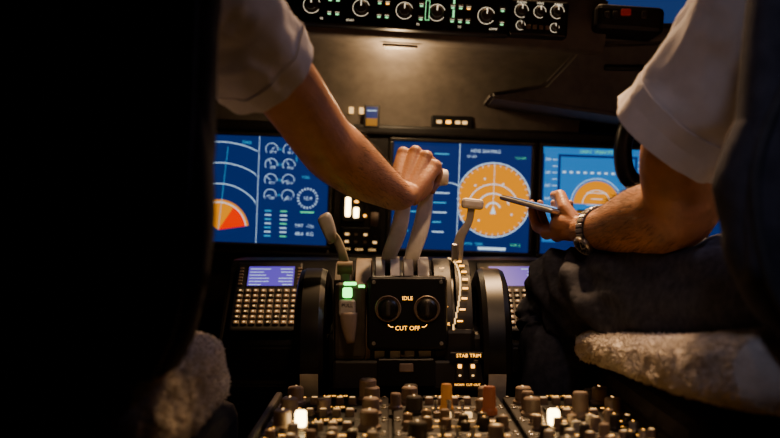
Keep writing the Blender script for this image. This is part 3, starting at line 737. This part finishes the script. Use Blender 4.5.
b.obj('trousers',P2)
b=MB(); shoe(b,(0.265,1.70,0)); shoe(b,(0.74,1.80,0)); b.obj('shoes',P2)
head('head',(0.61,1.18,1.22),P2,SKIN2)

# wristwatch
wc=Vector((0.3165,1.515,0.7035)); ax=Vector((0.310-0.330,1.535-1.48,0.702-0.707)).normalized()
zz=Vector((-0.1,-0.8,-0.25)); zz=(zz-ax*zz.dot(ax)).normalized(); xx=ax.cross(zz)
WM=Matrix((( *[xx[0],zz[0],ax[0]],wc[0]),( *[xx[1],zz[1],ax[1]],wc[1]),( *[xx[2],zz[2],ax[2]],wc[2]),(0,0,0,1)))
b=MB()
b.lathe([(0.0325,-0.009),(0.0345,-0.009),(0.035,0),(0.0345,0.009),(0.0325,0.009)],STRAP,WM,48)
for k in range(28):
    a=R(k*360/28); b.box((0.035*math.cos(a),0.035*math.sin(a),0),(0.003,0.006,0.016),SILVER,0.001,WM,rot=Matrix.Rotation(a,4,'Z'))
FM=WM@Matrix.Translation((0,0.034,0))@Matrix.Rotation(R(-90),4,'X')
b.lathe([(0.014,-0.002),(0.0165,0.001),(0.0165,0.005),(0.0145,0.008),(0.0135,0.0075)],SILVER,FM,32); b.lathe([(0.0138,0.007),(0,0.007)],BLACK,FM,32)
for k in range(12):
    a=R(k*30); b.box((0.011*math.cos(a),0.011*math.sin(a),0.0075),(0.003,0.001,0.0006),WHITEP,0,FM,rot=Matrix.Rotation(a,4,'Z'))
b.box((0.003,0.002,0.008),(0.009,0.0014,0.0005),WHITEP,0,FM,rot=Matrix.Rotation(.6,4,'Z')); b.box((-0.002,0.004,0.008),(0.0012,0.011,0.0005),WHITEP,0,FM)
b.obj('wristwatch')
# tablet
b=MB(); TM=Matrix.Translation((0.259,1.650,0.737))@Matrix.Rotation(R(13),4,'Y')@Matrix.Rotation(R(4),4,'X')@Matrix.Rotation(R(28),4,'Z')
b.box((0,0,0),(0.095,0.150,0.008),SILVER,0.0035,TM,seg=3); b.box((0,0,0.0042),(0.089,0.144,0.001),BLACK,0,TM); b.rect(-0.041,-0.068,0.041,0.068,0.0049,S_LBLUE,TM)
for j in range(8): b.rect(-0.036,0.055-j*0.016,random.uniform(0,.034),0.059-j*0.016,0.0052,S_WHITE,TM)
b.obj('tablet_computer')

# ------------------------------------------------------------ seats
def seat(name,cx,y,prof,cush,fab,wool_n,strap_side):
    E=empty(name)
    b=MB()
    pts=[(cx,y-0.02*(i/(len(prof)-1)),z) for i,(z,h) in enumerate(prof)]
    b.loft(pts,[(h,0.055) for z,h in prof],fab,up=(0,1,0),seg=96,sub=10,sq=3.4,disp=lambda u,a,v:0.005*noise.noise(v*22)+0.0025*abs(math.sin(v.x*55))+0.0015*noise.noise(v*90))
    b.loft([(cx,y-0.06,prof[1][0]),(cx,y-0.068,0.85),(cx,y-0.078,1.12)],[(0.13,0.012),(0.14,0.014),(0.11,0.012)],PANELD,up=(0,1,0),seg=32,sq=5)
    for s in (-1,1):
        b.loft([(cx+s*h*0.93,y-0.05,z) for z,h in prof],[0.006]*len(prof),STRAP,up=(0,1,0),seg=10,sub=4)
    b.obj('backrest',E)
    b=MB(); b.loft([(cx,y-0.03,1.20),(cx,y-0.03,1.26),(cx,y-0.03,1.36),(cx,y-0.03,1.40)],[(0.10,0.04),(0.13,0.05),(0.13,0.05),(0.08,0.03)],fab,up=(0,1,0),seg=32,sq=4); b.obj('headrest',E)
    b=MB()
    vs,fs=b.loft([(c[0],c[1],c[2]) for c in cush],[(c[3],c[4]) for c in cush],WOOL,seg=64,sub=8,sq=4,disp=lambda u,a,v:0.007*noise.noise(v*30)+0.006*noise.noise(v*75)+0.003*noise.noise(v*160))
    b.flip=outward(vs,fs)
    b.tufts(vs,fs,wool_n,0.0065,WOOL,w=0.0009)
    b.obj('sheepskin_cushion',E)
    b=MB(); c=cush[len(cush)//2]
    b.box((cx,c[1],c[2]-0.085),(2*c[3]-0.05,0.5,0.07),fab,0.02); b.box((cx,c[1]-0.05,0.22),(0.22,0.26,0.44),PANELD,0.02)
    for s in (-1,1): b.box((cx+s*0.13,c[1],0.02),(0.04,0.7,0.04),SILVER,0.005); b.box((cx+s*0.13,c[1],0.06),(0.05,0.3,0.06),PANELD,0.01)
    b.obj('seat_base',E)
    b=MB()
    for s in (-1,1):
        b.loft([(cx+s*0.09,y+0.06,0.62),(cx+s*0.09,y+0.062,0.9),(cx+s*0.08,y+0.04,1.15),(cx+s*0.07,y-0.02,1.215),(cx+s*0.07,y-0.08,1.15),(cx+s*0.07,y-0.09,0.95)],[(0.024,0.0015)]*6,STRAP,up=(0,1,0),seg=12,sq=5)
    b.obj('harness',E)
    b=MB(); s=strap_side
    xx=cx+s*(prof[2][1]-0.01)
    b.loft([(xx,y-0.03,0.66),(xx,y-0.02,0.75),(xx-s*0.02,y-0.01,0.95),(xx-s*0.03,y-0.01,1.0)],[(0.012,0.02),(0.016,0.03),(0.016,0.028),(0.008,0.012)],fab,up=(0,1,0),seg=20,sq=3)
    b.obj('armrest',E)
seat('pilot_seat',-0.392,0.93,[(0.58,0.19),(0.63,0.215),(0.72,0.225),(0.86,0.232),(1.0,0.235),(1.12,0.225),(1.2,0.16)],
   [(-0.42,0.90,0.535,0.19,0.05),(-0.42,0.95,0.535,0.21,0.06),(-0.42,1.1,0.53,0.215,0.06),(-0.42,1.25,0.53,0.212,0.055),(-0.42,1.33,0.525,0.19,0.035)],SEATF,45000,1)
seat('pilot_seat',0.575,0.985,[(0.57,0.16),(0.61,0.20),(0.66,0.235),(0.73,0.25),(0.79,0.245),(0.90,0.20),(1.05,0.19),(1.2,0.15)],
   [(0.56,0.98,0.570,0.22,0.045),(0.56,1.05,0.562,0.25,0.040),(0.56,1.2,0.548,0.262,0.032),(0.555,1.38,0.537,0.268,0.028),(0.55,1.50,0.530,0.27,0.027),(0.55,1.545,0.526,0.25,0.020)],SEATF2,80000,-1)

# ------------------------------------------------------------ yokes
def yoke(name,cx):
    b=MB(); y=1.93
    b.loft([(cx,1.98,0.0),(cx,1.98,0.35),(cx,1.97,0.62),(cx,1.96,0.80)],[0.03,0.03,0.026,0.024],PANELD,up=(0,1,0),seg=20)
    b.box((cx,y+0.01,0.80),(0.10,0.06,0.07),BLACK,0.015)
    for s in (-1,1):
        b.loft([(cx+s*0.03,y,0.79),(cx+s*0.10,y-0.01,0.785),(cx+s*0.145,y-0.02,0.80),(cx+s*0.158,y-0.03,0.85),(cx+s*0.15,y-0.035,0.895),(cx+s*0.14,y-0.035,0.91)],[(0.016,0.018),(0.016,0.018),(0.018,0.02),(0.017,0.02),(0.018,0.021),(0.012,0.014)],BLACK,up=(0,1,0),seg=20)
        b.box((cx+s*0.15,y-0.06,0.89),(0.012,0.01,0.012),GREYK,0.003)
    b.box((cx,y-0.025,0.80),(0.05,0.004,0.05),WHITEP,0.001)
    b.obj(name)
yoke('control_yoke',0.60); yoke('control_yoke',-0.60)

# ------------------------------------------------------------ lamps
def light(kind,name,loc,target,col,e,size=0.05,angle=60,blend=0.6):
    l=bpy.data.lights.new(name,kind); l.energy=e; l.color=col
    if kind=='AREA': l.size=size
    else: l.shadow_soft_size=size
    if kind=='SPOT': l.spot_size=R(angle); l.spot_blend=blend
    o=bpy.data.objects.new(name,l); scene.collection.objects.link(o); o.location=loc
    d=Vector(target)-Vector(loc); o.rotation_euler=d.to_track_quat('-Z','Y').to_euler(); return o
light('SPOT','overhead_spot_light',(0.20,1.88,1.70),(0.04,1.45,0.65),(1,0.64,0.34),66,0.03,62,0.8)
light('SPOT','map_spot_light',(0.30,2.05,1.60),(0.42,1.30,0.70),(1,0.66,0.38),44,0.04,60,0.8)
light('POINT','flood_light',(0.01,2.01,1.02),(0,0,0),(1,0.72,0.42),1.5,0.02)
light('SPOT','quadrant_fill_light',(0.10,0.7,1.70),(0.05,1.62,0.72),(1,0.68,0.42),20,0.05,24,0.9)  # added fill from behind to brighten the hand and levers, no real fixture
light('SPOT','pedestal_fill_light',(0.10,0.5,1.70),(0.10,1.35,0.45),(1,0.62,0.36),5,0.05,40,0.9)  # extra warm fill added for the pedestal knobs
light('SPOT','seat_fill_light',(0.15,-0.1,1.68),(0.50,0.98,0.80),(0.72,0.74,1.0),9,0.06,38,0.9)  # cool fill added to lift the seat backs, not a cabin lamp
light('SPOT','window_fill_light',(0.95,1.3,1.70),(0.45,1.25,0.7),(0.55,0.60,1.0),9,0.06,80,0.9)  # added ceiling spot standing in for bluish window light on the sleeves

w=bpy.data.worlds.new('night_sky'); scene.world=w; w.use_nodes=True
w.node_tree.nodes['Background'].inputs['Color'].default_value=(0.06,0.11,0.30,1); w.node_tree.nodes['Background'].inputs['Strength'].default_value=0.5

try:
    scene.view_settings.view_transform='AgX'; scene.view_settings.look='AgX - Medium High Contrast'
except Exception as e: print('look',e)

cam=bpy.data.cameras.new('camera'); co=bpy.data.objects.new('camera',cam); scene.collection.objects.link(co)
co.location=(0,0,0.72); co.rotation_euler=(R(90),0,0)
cam.sensor_width=36; cam.lens=36*1000/780; cam.clip_start=0.02
cam.dof.use_dof=True; cam.dof.focus_distance=1.6; cam.dof.aperture_fstop=3.2
scene.camera=co
